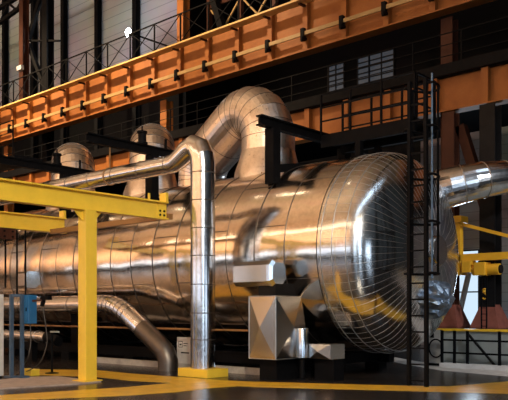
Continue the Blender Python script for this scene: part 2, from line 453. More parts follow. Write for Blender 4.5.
lp = thing('drain_pipe', (-18, 12.95, 1.5), 'shiny low pipe along the vessel belly bending down at its right', 'pipe')
pp = fillet([(-30,12.95,1.80), (-17.05,12.95,1.80), (-15.5,13.12,.75)], 1.7, 6)
dcl = MB().tube(pp, .262, 32).build('cladding', 'pipe', lp, sharp=8)
for i in range(1, len(pp)-1): MB().ring(pp[i], pp[i+1]-pp[i-1], .263, .010).build('seam_band', 'seamd', dcl)
for x in (-19.2,-20.6,-22,-23.4): MB().ring((x,12.95,1.8), (1,0,0), .263, .010).build('seam_band', 'seamd', dcl)
MB().tube([pp[-2].lerp(pp[-1], .5), pp[-1], pp[-1]+V((.32,.03,-.26)), pp[-1]+V((.42,.04,-.5)), (pp[-1].x+.42,pp[-1].y+.04,0)], .272, 32).build('dark_lower_sleeve', 'seamd', lp)
pr = thing('spray_pipe', (-19.5,12.6,.9), 'small shiny horizontal pipe stub low behind the blue stand', 'pipe')
MB().tube([(-22.6,12.6,.82),(-20.4,12.6,.80),(-20.1,12.6,.78)], .17, 24).build('cladding', 'pipe', pr)
MB().tube([(-20.1,12.6,.78),(-19.7,12.6,.74),(-19.45,12.6,.68)], .16, 24).build('black_sleeve', 'black', pr)
MB().box(-21.0,-20.8,12.5,12.7,0,.66).build('foot', 'black', pr)
for x in (-21.3,-20.6): MB().ring((x,12.6,.80),(1,0,0),.17,.02).build('flange', 'seam', pr)

# outlet pipe to the right of the head
op = thing('outlet_pipe', (-10, 18.2, 4.6), 'wide shiny pipe leaving behind the domed head towards the right', 'pipe')
ctrl = [(-13.5,18.35,4.2),(-11.2,18.3,4.64),(-9.8,18.4,4.92),(-8.9,19.0,5.15),(-8.3,20.2,5.38),(-7.9,21.8,5.8),(-7.4,23.6,6.4),(-7.0,26,7.2)]
def spline(P, n=6):
    P = [V(p) for p in P]; out = []
    for i in range(len(P)-1):
        a = P[max(i-1,0)]; b_ = P[i]; c = P[i+1]; d = P[min(i+2,len(P)-1)]
        for k in range(n):
            t = k/n
            out.append(.5*((2*b_)+(c-a)*t+(2*a-5*b_+4*c-d)*t*t+(3*b_-a-3*c+d)*t**3))
    out.append(P[-1]); return out
sp = spline(ctrl, 4)
orad = [.55 if i < 9 else max(.42,.55-.015*(i-8)) for i in range(len(sp))]
ocl = MB().tube(sp, orad, 36).build('cladding', 'pipe', op, sharp=7)
for i in range(2, len(sp)-1, 2): MB().ring(sp[i], sp[i+1]-sp[i-1], orad[i]+.002, .012).build('seam_band', 'seam', ocl)

# thin brass coloured rail seen beneath the vessel
tag(MB().tube([(-27,13.25,1.12),(-12.0,13.25,1.12)], .028, 12).build('copper_tube', 'copper'), 'thin tan tube running level under the vessel belly', 'tube')
# white notice panel beside the pipe foot
npn = thing('notice_panel', (-14.3, 13.8, .16), 'small white notice panel with black print beside the yellow plinth', 'sign')
nx0 = X_at(177.5, 13.72); nx1 = X_at(191, 13.72)
MB().box(nx0, nx1, 13.70, 13.76, .16, .88).build('panel', 'white', npn)
m = MB(); w = nx1-nx0
for (a, c, z0, z1) in ((.12,.42,.60,.615),(.12,.42,.76,.775),(.12,.14,.60,.775),(.40,.42,.60,.775),(.2,.34,.66,.70),(.5,.8,.70,.72),(.5,.72,.64,.66),(.3,.9,.44,.475)):
    m.box(nx0+w*a, nx0+w*c, 13.695, 13.70, z0, z1)
m.build('print', 'black', npn)

# ------------------------------------------------------------------ clad boxes in front of the vessel
def pyr_face(m, a, b_, c, d, h, nrm):
    """panel stamped with a diagonal cross: four facets raised to a point"""
    mid = (V(a)+V(b_)+V(c)+V(d))/4 + V(nrm)*h
    m.add([a,b_,c,d,mid], [(0,1,4),(1,2,4),(2,3,4),(3,0,4)])
bx = thing('insulation_box', (-11.3, 13.0, .5), 'tall clad box with cross creased panels standing out from the vessel side', 'insulated box')
x0, x1, y0, y1, z0, z1 = -11.70, -10.88, 12.7, 13.95, .5, 1.94
m = MB()
pyr_face(m, (x0,y0,z0),(x1,y0,z0),(x1,y0,z1),(x0,y0,z1), .09, (0,-1,0))
ym = 13.62
pyr_face(m, (x1,y0,z0),(x1,y1,z0),(x1,ym,z1),(x1,y0,z1), .09, (1,0,0))
m.add([(x0,y0,z0),(x0,y1,z0),(x0,ym,z1),(x0,y0,z1)], [(0,3,2,1)])
m.add([(x0,y0,z0),(x1,y0,z0),(x1,y1,z0),(x0,y1,z0)], [(0,3,2,1)])
m.add([(x0,y0,z1),(x1,y0,z1),(x1-.12,ym,z1+.14),(x0+.12,ym,z1+.14)], [(0,1,2,3)])
m.add([(x0,y1,z0),(x1,y1,z0),(x1,ym,z1),(x0,ym,z1)], [(0,3,2,1)][::1])
m.build('crossed_panels', 'box', bx)
m = MB()
for p, q in (((x0,y0,z0),(x0,y0,z1)),((x1,y0,z0),(x1,y0,z1)),((x0,y0,z0),(x1,y0,z0)),((x0,y0,z1),(x1,y0,z1)),((x1,y0,z1),(x1,ym,z1)),((x1,y0,z0),(x1,y1,z0))): m.tube([p,q], .012, 6)
m.build('corner_trim', 'seam', bx)
MB().box(x0+.15, x1-.15, y0+.2, y1, .0, .52).build('foot_frame', 'black', bx)
MB().box(x0+.2, x1-.12, y0+.12, ym, z1-.02, z1+.3).build('dark_neck', 'dark', bx)
# horizontal octagonal casing above it
cs = thing('valve_casing', (-11.4, 13.0, 2.2), 'horizontal faceted clad casing with a bright end above the tall clad box', 'insulated box')
def octo(x, cy, cz, w, h, c): return [V((x,cy+a,cz+b_)) for a, b_ in ((-w,-h+c),(-w+c,-h),(w-c,-h),(w,-h+c),(w,h-c),(w-c,h),(-w+c,h),(-w,h-c))]
MB().loft([octo(-12.19,12.95,2.47,.275,.29,.10), octo(-11.12,12.95,2.47,.275,.29,.10)]).build('casing', 'box', cs)
MB().loft([octo(-11.13,12.95,2.47,.29,.305,.12), octo(-11.05,12.95,2.47,.29,.305,.12), octo(-10.99,12.95,2.47,.23,.24,.10)]).build('end_cap', 'bright', cs)
MB().tube([(-11.3,13.1,2.1),(-11.3,13.1,2.3)], .2, 20).build('stem', 'dark', cs)
# bright cylinder and low creased box to its right
cy = thing('clad_stub', (-10.76, 13.5, 0), 'short bright upright clad cylinder right of the tall clad box', 'pipe stub')
MB().lathe([(.13,.5),(.15,.52),(.15,1.18),(.14,1.20)], (-10.76, 13.5, .0), 'Z', 28).build('cladding', 'bright', cy)
MB().lathe([(.13,0),(.13,.02),(.07,.04),(.07,.5)], (-10.76, 13.5, .0), 'Z', 20).build('foot', 'black', cy)
lb = thing('low_insulation_box', (-9.8, 13.9, .52), 'low creased clad box tucked under the vessel head', 'insulated box')
m = MB()
pyr_face(m, (-10.60,13.55,.5),(-9.98,13.55,.5),(-9.98,13.55,.84),(-10.60,13.55,.84), .08, (0,-1,0))
m.box(-10.60,-9.98,13.55,14.1,.5,.84); m.build('creased_panels', 'box', lb)
MB().box(-10.55,-10.0,13.7,14.1,0,.5).build('foot_frame', 'black', lb)
# small valve box near the left edge
vb = thing('valve_box', (-22, 13.1, 2.1), 'small clad valve box with a bright right end on the vessel at far left', 'insulated box')
MB().loft([octo(-22.75,13.35,2.65,.26,.27,.07), octo(-22.22,13.35,2.65,.26,.27,.07)]).build('casing', 'box', vb)
MB().loft([octo(-22.23,13.35,2.65,.27,.28,.09), octo(-22.15,13.35,2.65,.27,.28,.09)]).build('end_cap', 'bright', vb)

# ================================================================== YELLOW GANTRY
def ibeam_y(m, x, y0, y1, z0, z1, w, tf=.035, tw=.03):
    m.box(x-w/2, x+w/2, y0, y1, z1-tf, z1); m.box(x-w/2, x+w/2, y0, y1, z0, z0+tf); m.box(x-tw/2, x+tw/2, y0, y1, z0+tf, z1-tf); return m
ga = thing('yellow_gantry', (-14, 9.82, .03), 'near yellow steel gantry beam carried by a yellow post', 'gantry')
ibeam_y(MB(), -14, 3.5, 12.14, 3.86, 4.30, .22).build('beam', 'yellow', ga)
PWX, PWY = .15, .15
MB().box(-14-PWX, -14+PWX, 9.82-PWY, 9.82+PWY, .05, 3.86).build('post', 'yellow', ga, bevel=.012)
MB().box(-14-.24, -14+.24, 9.82-.24, 9.82+.24, .03, .05).build('base_plate', 'yellow', ga)
MB().box(-14-PWX, -14+PWX, 4.2-PWY, 4.2+PWY, .0, 3.86).build('post', 'yellow', ga, bevel=.012)
for s in (-1, 1):
    m = MB(); yy = 9.82+s*PWY
    m.add([(-14.02,yy,3.86),(-13.98,yy,3.86),(-13.98,yy+s*.22,3.86),(-14.02,yy+s*.22,3.86),(-14.02,yy,3.62),(-13.98,yy,3.62)],
          [(0,1,2,3),(4,5,2,3),(0,3,4),(1,2,5),(0,4,5,1)]); m.build('gusset', 'yellow', ga)
MB().box(-14.12, -13.88, 12.04, 12.12, 4.30, 4.52).build('end_stop', 'yellow', ga)
MB().box(-13.98, -13.95, 11.55, 11.6, 4.30, 4.46).build('stop_bolt', 'yellow', ga)
MB().box(-13.985, -13.975, 11.86, 12.14, 3.87, 4.29).build('splice_plate', 'yellow', ga)
m = MB()
for a in (11.93, 12.06):
    for z in (3.97, 4.07): m.lathe([(.028,-.012),(.028,.012)], (-13.97, a, z), 'X', 10)
m.build('bolt_heads', 'black', ga)
g2 = thing('far_yellow_gantry', (-19.3, 9.8, 0), 'farther yellow gantry beam seen below the near one at the left', 'gantry')
ibeam_y(MB(), -19.3, 3.5, 12.7, 3.94, 4.40, .26).build('beam', 'yellow', g2)
MB().box(-19.47, -19.13, 9.0, 9.34, 0, 3.94).build('post', 'yellow', g2, bevel=.012)
MB().box(-19.42, -19.18, 12.6, 12.68, 4.4, 4.62).build('end_stop', 'yellow', g2)
tag(MB().box(-19.2, -13.9, 12.14, 12.28, 3.88, 4.02).build('tie_beam', 'copper'), 'slim brown tie beam joining the two yellow gantry beams behind the post', 'beam')
for i, (px_, zb) in enumerate(((5.5, 2.25), (17, 2.0), (25.5, 1.85))):
    x = -19.3; y = x/ray(px_)[0]*ray(px_)[1]
    c = tag(MB().tube([(x, y, 3.935), (x, y, zb)], .028, 8).build('hoist_chain', 'black'),
        ('leftmost', 'middle', 'rightmost')[i]+' of three thin dark chains hanging from the far yellow beam', 'chain', 'hoist chains')
tr = thing('hoist_trolley', (-19.3, 10.45, 3.6), 'dark brown riveted trolley bracket under the far yellow beam at the left edge', 'trolley')
MB().box(-19.46,-19.14,10.3,11.0,3.62,3.94).build('bracket', 'rust', tr)
m = MB()
for a in (10.4,10.65,10.9):
    for z in (3.7,3.85): m.lathe([(.03,0),(.03,.02)], (-19.14,a,z), 'X', 8)
m.build('rivets', 'black', tr)
# blue stand, cabinets and cables at the left edge
st = thing('blue_stand', (-15.5, 9.2, .03), 'slate blue two-post stand holding a blue control box', 'stand')
def post_at(px, py):
    d = FL*(EYE-.03)/(py-HY); r = ray(px); return r[0]*d, r[1]*d
for k, px_ in enumerate((11.5, 22)):
    x, y = post_at(px_, 377.5)
    m = MB(); m.box(x-.038, x+.038, y-.038, y+.038, .05, 2.0)
    for q in range(22): m.box(x-.018, x+.018, y-.042, y-.038, .2+.08*q, .235+.08*q)
    bp_ = m.build('post', 'dblue', st)
    MB().box(x-.14, x+.14, y-.12, y+.12, .03, .07).build('foot', 'dblue', bp_)
xa, ya = post_at(11.5, 377.5); xb, yb = post_at(22, 377.5)
MB().bar((xa,ya,1.97), (xb,yb,1.97), .06).build('cross_bar', 'dblue', st)
xc, yc = post_at(24, 377.5); xd, yd = post_at(34.5, 377.5)
cb = thing('control_box', (xc, yc, 1.3), 'bright blue control box on the slate blue stand', 'control box')
MB().box(min(xc,xd)-.02, max(xc,xd)+.02, yc+.0, yc+.22, 1.30, 1.98).build('case', 'blue', cb, bevel=.012)
cdo = MB().box(min(xc,xd)+.03, max(xc,xd)-.03, yc-.012, yc+.0, 1.35, 1.93).build('door', 'blue', cb)
MB().box(xd-.07, xd-.04, yc-.03, yc-.012, 1.6, 1.68).build('latch', 'black', cdo)
xe, ye = post_at(46, 377.5)
cn = thing('plug_connector', (xe, ye, 1.85), 'black plug connector reaching out right of the blue control box', 'connector')
MB().bar((xd,yc+.1,1.84), (xe-.1,ye,1.86), .05).build('arm', 'rust', cn)
MB().box(xe-.16, xe+.16, ye-.06, ye+.06, 1.86, 1.95).build('plug_body', 'black', cn)
MB().tube([(xe-.1,ye,1.87),(xe-.16,ye,1.72)], .05, 12).build('gland', 'black', cn)
def cable(path, label, r=.013): return tag(MB().tube(spline(path, 8), r, 8).build('power_cable', 'cable'), label, 'cable', 'cables by the blue stand')
xf, yf = post_at(30, 374)
cable([(xe-.16,ye,1.74),(xe-.08,ye+.05,1.2),(xe-.05,ye+.05,.8),(xe-.3,ye,.35),(xf-.05,yf-.1,.08),(xf-.15,yf-.2,.02)], 'right hand dark cable looping from the plug down to the floor')
cable([(xd-.1,yc+.11,1.32),(xd-.05,yc+.1,.9),(xd-.1,yc+.05,.5),(xf-.3,yf-.1,.12),(xf-.5,yf-.1,.02)], 'left hand dark cable dropping from under the blue control box')
tag(MB().box(xf-.25, xf+.25, yf-.12, yf+.12, .0, .16).build('yellow_block', 'yellow', bevel=.01), 'small yellow block on the floor behind the blue stand', 'block')
sx, sy = floor_pt(52, 373.5)
sg = thing('stanchion', (sx, sy, 0), 'thin black stanchion with a flat crossbar top on the floor', 'stanchion')
MB().tube([(sx,sy,.02),(sx,sy,1.05)], .03, 12).build('pole', 'black', sg)
MB().lathe([(.17,0),(.17,.02),(.04,.04)], (sx,sy,0), 'Z', 20).build('foot', 'black', sg)
MB().box(sx-.03, sx+.28, sy-.04, sy+.04, 1.05, 1.09).build('crossbar', 'grey', sg)
wx, wy = floor_pt(-18, 379)
wc = thing('white_cabinet', (wx, wy, 0), 'tall white cabinet cut by the left picture edge', 'cabinet')
MB().box(wx-.9, wx+.10, wy, wy+.5, .05, 2.0).build('case', 'white', wc, bevel=.01)
MB().box(wx-.85, wx+.06, wy-.02, wy, .12, 1.95).build('door', 'white', wc, bevel=.005)
MB().box(wx-.88, wx+.08, wy+.03, wy+.47, 0, .05).build('plinth', 'black', wc)
MB().box(wx-.1, wx+.10, wy+.05, wy+.25, 2.0, 2.3).build('top_unit', 'white', wc)

# ================================================================== ACCESS STEELWORK OVER THE VESSEL
def i_y(x, y0, y1, zc, h=.26, w=.2): return ibeam_y(MB(), x, y0, y1, zc-h/2, zc+h/2, w, .04, .05)
for i, (x, ya_, yb_, lab) in enumerate(((-12.2, 13.6, 18.4, 'nearest black cross beam above the vessel beside the first gooseneck'),
                           (-16.9, 11.8, 15.3, 'middle black cross beam passing before the second gooseneck'),
                           (-21.4, 11.4, 17.6, 'far left black cross beam passing below the third gooseneck'))):
    t = thing('cross_beam', (x, ya_, 6.2), lab, 'beam', 'black cross beams over the vessel')
    i_y(x, ya_, yb_, 6.32).build('beam', 'black', t)
    for y in (14.12, 17.2):
        if y > yb_: continue
        zb = ZV+math.sqrt(RV*RV-(y-YV)**2)-.02
        MB().box(x-.14, x+.14, y-.14, y+.14, zb, 6.19).build('post', 'black', t)
    if yb_ > 17: MB().bar((x,14.2,5.2), (x,17.15,5.75), .12, .2).build('strut', 'black', t)
for i, (x, y, lab) in enumerate(((-16.9, 13.75, 'black valve actuator on the middle black cross beam'), (-21.4, 13.8, 'black valve actuator on the far left black cross beam'))):
    va = thing('valve_actuator', (x, y, 6.45), lab, 'valve', 'actuators on the cross beams')
    MB().lathe([(.16,0),(.16,.06),(.12,.08),(.12,.30),(.15,.32),(.15,.38),(.05,.40)], (x,y,6.45), 'Z', 20).build('body', 'black', va)
    MB().tube([(x,y,6.84),(x,y,6.98)], .025, 8).build('spindle', 'black', va)
    MB().tube([(x,y+.9,6.45),(x,y+.9,6.75)], .04, 8).build('pin', 'black', va)
def railing(name, p0, p1, h, n, label, cat='railing', mids=2, mat='black', w=.05, group=None, brace=False):
    p0, p1 = V(p0), V(p1)
    t = thing(name, p0.lerp(p1, .5), label, cat, group)
    for i in range(n+1):
        p = p0.lerp(p1, i/n); MB().bar(p, p+V((0,0,h)), w).build('post', mat, t)
    MB().bar(p0+V((0,0,h)), p1+V((0,0,h)), w*.9).build('top_rail', mat, t)
    for k in range(mids):
        z = h*(k+1)/(mids+1)
        MB().bar(p0+V((0,0,z)), p1+V((0,0,z)), w*.7).build('mid_rail', mat, t)
    if brace:
        for i in range(n):
            a, c = p0.lerp(p1, i/n), p0.lerp(p1, (i+1)/n)
            MB().bar(a, c+V((0,0,h)), w*.55).build('brace', mat, t); MB().bar(a+V((0,0,h)), c, w*.55).build('brace', mat, t)
    return t
ap = thing('access_platform', (-11, 16.8, 6.2), 'black steel access platform above the right end of the vessel', 'platform')
MB().box(-12.1, -9.25, 16.0, 17.0, 6.26, 6.34).build('deck', 'black', ap)
for y in (16.05, 16.95): MB().box(-12.1, -9.25, y-.06, y+.06, 6.0, 6.26).build('edge_beam', 'black', ap)
for y in (16.05, 16.95):
    for x in (-10.9,): MB().box(x-.08, x+.08, y-.08, y+.08, 5.2, 6.0).build('post', 'black', ap)
railing('platform_railing', (-12.1,16.0,6.34), (-9.25,16.0,6.34), 1.1, 3, 'black handrail along the front edge of the access platform', group='platform handrails')
railing('platform_railing', (-9.25,16.1,6.34), (-9.25,16.9,6.34), 1.1, 1, 'short black handrail closing the right end of the access platform', group='platform handrails')
railing('platform_railing', (-12.1,17.0,6.34), (-9.25,17.0,6.34), 1.1, 3, 'black handrail along the back edge of the access platform', group='platform handrails')
lpf = thing('left_platform', (-24, 14.4, 6.3), 'dark narrow walkway over the vessel at the far left', 'platform')
MB().box(-34, -21.3, 12.2, 13.2, 6.46, 6.54).build('deck', 'black', lpf)
railing('walkway_railing', (-34,12.2,6.54), (-21.4,12.2,6.54), 1.1, 9, 'thin dark handrail on the narrow walkway before the farthest gooseneck', w=.035)

# caged ladder by the head
LX, LY = -7.99, 13.95
ld = thing('caged_ladder', (LX, LY, 0), 'tall black caged ladder standing on the floor before the domed head', 'ladder')
for s in (-1, 1):
    MB().bar((LX+s*.21, LY, 0), (LX+s*.19, LY, 6.5), .09, .07).build('stringer', 'black', ld)
for k in range(18): MB().bar((LX-.2, LY, .12+.345*k), (LX+.2, LY, .12+.345*k), .035).build('rung', 'black', ld)
hoops = [2.4, 3.49, 4.48, 5.5, 6.4]
for z in hoops:
    m = MB(); pts_ = []
    for k in range(13):
        a = PI*k/12; pts_.append((LX+.34*math.cos(a), LY+.05+.62*math.sin(a), z))
    m.tube([(LX+.2,LY,z)]+pts_+[(LX-.2,LY,z)], .028, 8); m.build('cage_hoop', 'black', ld)
for a in (25, 65, 115, 155):
    a = math.radians(a); x, y = LX+.34*math.cos(a), LY+.05+.62*math.sin(a)
    MB().bar((x,y,2.4), (x,y,6.42), .045, .03).build('cage_bar', 'black', ld)
MB().bar((LX-.2,LY,6.3), (-9.25,16.0,6.3), .06).build('tie_arm', 'black', ld)
cx_, cy_ = X_at(432, 14.3), 14.3
MB().tube([(cx_,cy_,2.3),(cx_,cy_,6.7)], .022, 12).build('conduit', 'bluec', ld)['label'] = 'pale blue conduit'

# ================================================================== GIRDERS AND COLUMNS
def girder(name, label, y, z0, z1, xa, xb, stx, walkway, xtra=None):
    t = thing(name, ((xa+xb)/2, y, z0), label, 'girder')
    MB().box(xa, xb, y, y+.06, z0, z1).build('web', 'orange', t)
    MB().box(xa, xb, y-.2, y+.3, z1, z1+.06).build('top_flange', 'black', t)
    MB().box(xa, xb, y-.2, y+.3, z0-.05, z0).build('bottom_flange', 'orange', t)
    for x in stx: MB().box(x-.11, x+.11, y-.2, y, z0, z1).build('stiffener', 'orange', t)
    return t
gx = [-8.44-1.76*k for k in range(-2, 32)]
cg = girder('crane_girder', 'upper orange crane girder with ribs and a tan conductor rail', 22, 11.4, 13.35, -62, -2, gx, True)
MB().box(-62, -2, 21.26, 21.68, 13.04, 13.11).build('walkway_edge', 'tan', cg)
for x in gx: MB().box(x-.05, x+.05, 21.45, 22.0, 12.99, 13.06).build('edge_bracket', 'rust', cg)
MB().box(-62, -2, 21.60, 21.66, 11.86, 12.00).build('conductor_rail', 'rail', cg)
for x in gx[:28]:
    m = MB(); m.box(x-.03, x+.13, 21.55, 21.70, 11.7, 12.12); m.box(x+.02, x+.10, 21.5, 21.58, 11.62, 11.8); m.box(x-.05,x+.1,21.62,21.82,11.72,11.8); m.build('rail_bracket', 'black', cg)
lg = girder('floor_girder', 'lower orange floor girder with a dark top edge behind the vessel', 22.1, 8.12, 9.2, -62, -2, [x+.0 for x in gx], False)
MB().box(-62, -2, 21.80, 21.9, 9.22, 9.58).build('edge_channel', 'black', lg)
struct(MB().box(-62, -2, 21.9, 29.9, 9.3, 9.45).build('floor_mezzanine', 'unlitwall', origin=(0,0,0)))
railing('mezzanine_railing', (-46,21.95,9.5), (-4,21.95,9.5), 1.1, 24, 'dark handrail on the edge of the mezzanine behind the vessel', w=.035, mat='black')
railing('crane_walkway_railing', (-52.44,21.9,13.42), (-10.2,21.9,13.42), 1.25, 24, 'dark cross braced railing along the top of the upper girder', w=.055, mat='black', brace=True, mids=0)

struct(MB().box(-62, -2, 22.3, 24.6, 13.30, 13.44).build('floor_crane_walkway', 'unlitwall', origin=(0,0,0)))
def hcol(name, x, y, z0, z1, label, mat='rust', w=.42, group='steel building columns', pmat=None):
    t = thing(name, (x, y, z0), label, 'column', group)
    MB().box(x-w/2, x+w/2, y-w/2, y-w/2+.05, z0, z1).build('front_flange', mat, t)
    MB().box(x-w/2, x+w/2, y+w/2-.05, y+w/2, z0, z1).build('back_flange', mat, t)
    MB().box(x-.03, x+.03, y-w/2+.05, y+w/2-.05, z0, z1).build('web', mat, t)
    return t
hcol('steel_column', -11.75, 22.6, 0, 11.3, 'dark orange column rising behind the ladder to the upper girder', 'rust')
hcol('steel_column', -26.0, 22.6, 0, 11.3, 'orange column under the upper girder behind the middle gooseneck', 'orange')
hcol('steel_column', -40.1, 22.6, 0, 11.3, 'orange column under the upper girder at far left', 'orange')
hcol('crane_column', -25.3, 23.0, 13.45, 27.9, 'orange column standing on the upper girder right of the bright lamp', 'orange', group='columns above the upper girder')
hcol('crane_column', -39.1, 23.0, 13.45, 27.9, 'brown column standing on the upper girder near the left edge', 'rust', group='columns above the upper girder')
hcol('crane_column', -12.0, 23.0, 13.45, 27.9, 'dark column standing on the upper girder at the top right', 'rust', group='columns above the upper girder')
tag(MB().box(-39.25,-38.75,22.6,22.79,15.6,15.85).build('junction_box', 'white'), 'small white junction box on the brown column near the left edge', 'box')
tag(MB().box(-25.55,-25.05,22.6,22.79,16.3,16.55).build('junction_box', 'white'), 'small white junction box on the orange column right of the lamp', 'box')
# wall columns on the sheeted back wall
for i, (px_, lab) in enumerate(((137, 'dark wall column just right of the bright lamp'), (99, 'second dark wall column from the lamp on the pale wall'), (65, 'third dark wall column from the lamp on the pale wall'),
        (35, 'fourth dark wall column from the lamp on the pale wall'), (6, 'dark wall column nearest the left edge on the pale wall'))):
    x = X_at(px_, 29.8); hcol('wall_column', x, 29.72, 0, 27.9, lab, 'black', .36, 'dark columns on the pale wall')
x48 = X_at(48, 23.6); hcol('brace_column', x48, 23.6, 9.5, 27.9, 'black column beside the diagonal braces at upper left', 'black', .5, 'columns above the upper girder')
def brace(p, q, label, w=.22): return tag(MB().bar(p, q, w).build('diagonal_brace', 'black'), label, 'brace', 'diagonal braces at upper left')
xm = (x48-39.1)/2
brace((-39.1,23.3,17.6), (x48,23.6,21.2), 'upper diagonal brace rising right from the brown column near the left edge')
brace((-39.1,23.3,17.3), (x48,23.6,14.0), 'lower diagonal brace falling right from the brown column near the left edge')
brace((-39.1,23.3,17.5), (x48+1.2,23.6,16.9), 'thin near level strut between the brown and black columns at upper left', .1)
# roof truss in the top left
rt = thing('roof_truss', (-48, 24, 18), 'dark lattice roof truss in the top left corner', 'truss')
for (a, c) in (((-60,24.2,18.3),(-36.5,24.2,21.0)), ((-60,24.2,20.6),(-36.5,24.2,21.3))): MB().bar(a, c, .22).build('chord', 'black', rt)
for k in range(11):
    xa_ = -58+2.0*k; z_ = 18.3+(xa_+60)*.115; z2 = 20.6+(xa_+60)*.03
    MB().bar((xa_,24.2,z_), (xa_+1.0,24.2,z2), .12).build('lattice_bar', 'black', rt); MB().bar((xa_+1.0,24.2,z2), (xa_+2,24.2,z_+.23), .12).build('lattice_bar', 'black', rt)
MB().bar((-39.1,24.2,13.5), (-39.1,24.2,20.8), .2).build('hanger', 'black', rt)
# lattice screen above the upper girder right of the orange column
ls = thing('lattice_screen', (-19, 24.0, 13.45), 'brown cross braced lattice above the upper girder', 'truss')
for k in range(8):
    x = -24.6+2.0*k; MB().box(x-.09, x+.09, 23.9, 24.1, 13.45, 18.5).build('upright', 'rust', ls)
    if k < 7:
        MB().bar((x,24,13.5), (x+2,24,15.6), .07).build('brace', 'rail', ls); MB().bar((x,24,15.6), (x+2,24,13.5), .07).build('brace', 'rail', ls)
        MB().bar((x,24,15.8), (x+2,24,18.2), .07).build('brace', 'rust', ls)
MB().box(-24.6,-10.6,23.95,24.05,15.6,15.75).build('chord', 'rust', ls)
brace((-24.9,23.6,18.5), (-23.1,23.6,13.5), 'dark leaning brace right of the orange column above the upper girder', .3)
# bright flood lamp
lx = X_at(128.5, 27.0); ldp = 27.0/ray(128.5)[1]; lz = 1.6+(311-32.5)*ldp/740
fl = thing('flood_lamp', (lx, 27, lz), 'bright white flood lamp before the pale wall at upper left', 'lamp')
MB().lathe([(.05,.35),(.14,.3),(.3,.02),(.31,0),(.30,-.02)], (lx,27,lz), 'Y', 28).build('housing', 'dark', fl)
MB().lathe([(.005,-.14),(.12,-.12),(.22,-.06),(.27,0),(.27,.01)], (lx,27,lz), 'Y', 28).build('lens', 'lamp', fl)
MB().bar((lx,27.3,lz), (lx,30.0,lz), .08).build('arm', 'dark', fl)

# ================================================================== RIGHT SIDE: PODIUM, RAILING, JIB HOIST
XP = X_at(427, 19.2)
pd = thing('podium', (-8, 20, 0), 'grey raised podium with a yellow top edge behind the black railing', 'podium')
MB().box(XP, 4, 19.75, 30.9, 0, 1.02).build('body', 'grey', pd)
MB().box(XP, 4, 19.70, 19.95, 1.02, 1.09).build('yellow_edge', 'stripe', pd)
tag(MB().box(X_at(441,19.2), 4, 19.1, 19.35, 0, .13).build('white_kerb', 'white'), 'white kerb on the floor carrying the black guard railing', 'kerb')
x0r = X_at(441.5, 19.2)
gr = thing('guard_railing', (x0r, 19.22, .13), 'black guard railing on the white kerb at the right', 'railing')
for px_ in (442, 454.5, 467.5, 499.5): MB().box(X_at(px_,19.22)-.035, X_at(px_,19.22)+.035, 19.19, 19.25, .13, 1.06).build('post', 'black', gr)
for z in (.42, .78): MB().box(x0r, 1, 19.2, 19.24, z-.025, z+.025).build('mid_rail', 'black', gr)
MB().box(x0r, 1, 19.19, 19.25, 1.04, 1.10).build('top_rail', 'stripe', gr)['label'] = 'yellow top rail'
tag(MB().bar((X_at(468,19.6),19.6,.95), (X_at(497,19.6),19.6,.03), .07, .05).build('leaning_bar', 'dark'), 'dark bar leaning against the podium behind the guard railing', 'bar')
wp = thing('wall_panel', (X_at(433,19.1), 19.15, 0), 'pale grey service panel left of the guard railing', 'panel')
MB().box(X_at(427,19.5), X_at(440,19.5), 19.5, 19.68, .08, 1.05).build('case', 'curb', wp); MB().box(X_at(428,19.5), X_at(439,19.5), 19.52, 19.66, 0, .08).build('foot', 'black', wp)
MB().box(X_at(430,19.5), X_at(434,19.5), 19.48, 19.5, .82, .95).build('socket', 'black', wp)
hx_ = X_at(435.5, 19.4)
tag(MB().ring((hx_, 19.42, .52), (.25,1,0), .26, .022, 30, 8).build('coiled_hose', 'black'), 'black hose loop hung on the pale service panel', 'hose')
def flared_base(x, y, t):
    def R(w, z): return [V((x-w,y-w,z)), V((x+w,y-w,z)), V((x+w,y+w,z)), V((x-w,y+w,z))]
    MB().loft([R(.46,1.02), R(.46,1.12), R(.24,1.75), R(.22,1.8)]).build('flared_base', 'base', t)['label'] = 'red brown flared base'
    MB().box(x-.5, x+.5, y-.5, y+.5, 1.02, 1.06).build('base_plate', 'dark', t)
cA = (X_at(451, 22), 22.0); cB = (X_at(490.5, 22), 22.0)
flared_base(*cA, hcol('podium_column', *cA, 1.7, 8.0, 'dark column on a flared base behind the yellow hoist mast', 'rust', .4, 'columns on the podium'))
flared_base(*cB, hcol('podium_column', *cB, 1.7, 8.0, 'dark column on a flared base in front of the bright window', 'dark', .5, 'columns on the podium'))
tag(MB().bar((cA[0]+.2,22.3,7.6), (cB[0]-.2,22.3,4.6), .3).build('column_brace', 'rust'), 'dark diagonal brace between the two podium columns', 'brace')
tag(MB().tube([(X_at(470,22.6),22.6,3.0), (X_at(456.5,22.6),22.6,1.06)], .09, 16).build('leaning_pipe', 'white'), 'pale pipe slanting beside the left flared column base', 'pipe')
jb = thing('jib_hoist', (X_at(459,21.4), 21.4, 3.0), 'yellow jib crane with slanting tie and motor hoist mounted on a column', 'crane')
jx = X_at(459, 21.4)
MB().box(jx-.10, jx+.10, 21.3, 21.5, 2.95, 4.35).build('mast', 'oyellow', jb, bevel=.01)
MB().box(jx-.22, jx+.14, 21.25, 21.75, 4.35, 4.56).build('top_bracket', 'oyellow', jb, bevel=.01)
MB().box(jx-.24, jx+.10, 21.25, 21.75, 2.72, 2.98).build('bottom_bracket', 'oyellow', jb, bevel=.01)
MB().box(jx, jx+3.3, 21.3, 21.5, 3.14, 3.36).build('boom', 'oyellow', jb)
MB().bar((jx+.1,21.4,4.30), (jx+3.1,21.4,3.36), .10, .10).build('tie', 'oyellow', jb)
ho = thing('chain_hoist', (jx+.6, 21.4, 2.7), 'yellow motor hoist with hook hanging under the jib boom', 'hoist')
h0 = jx+.18
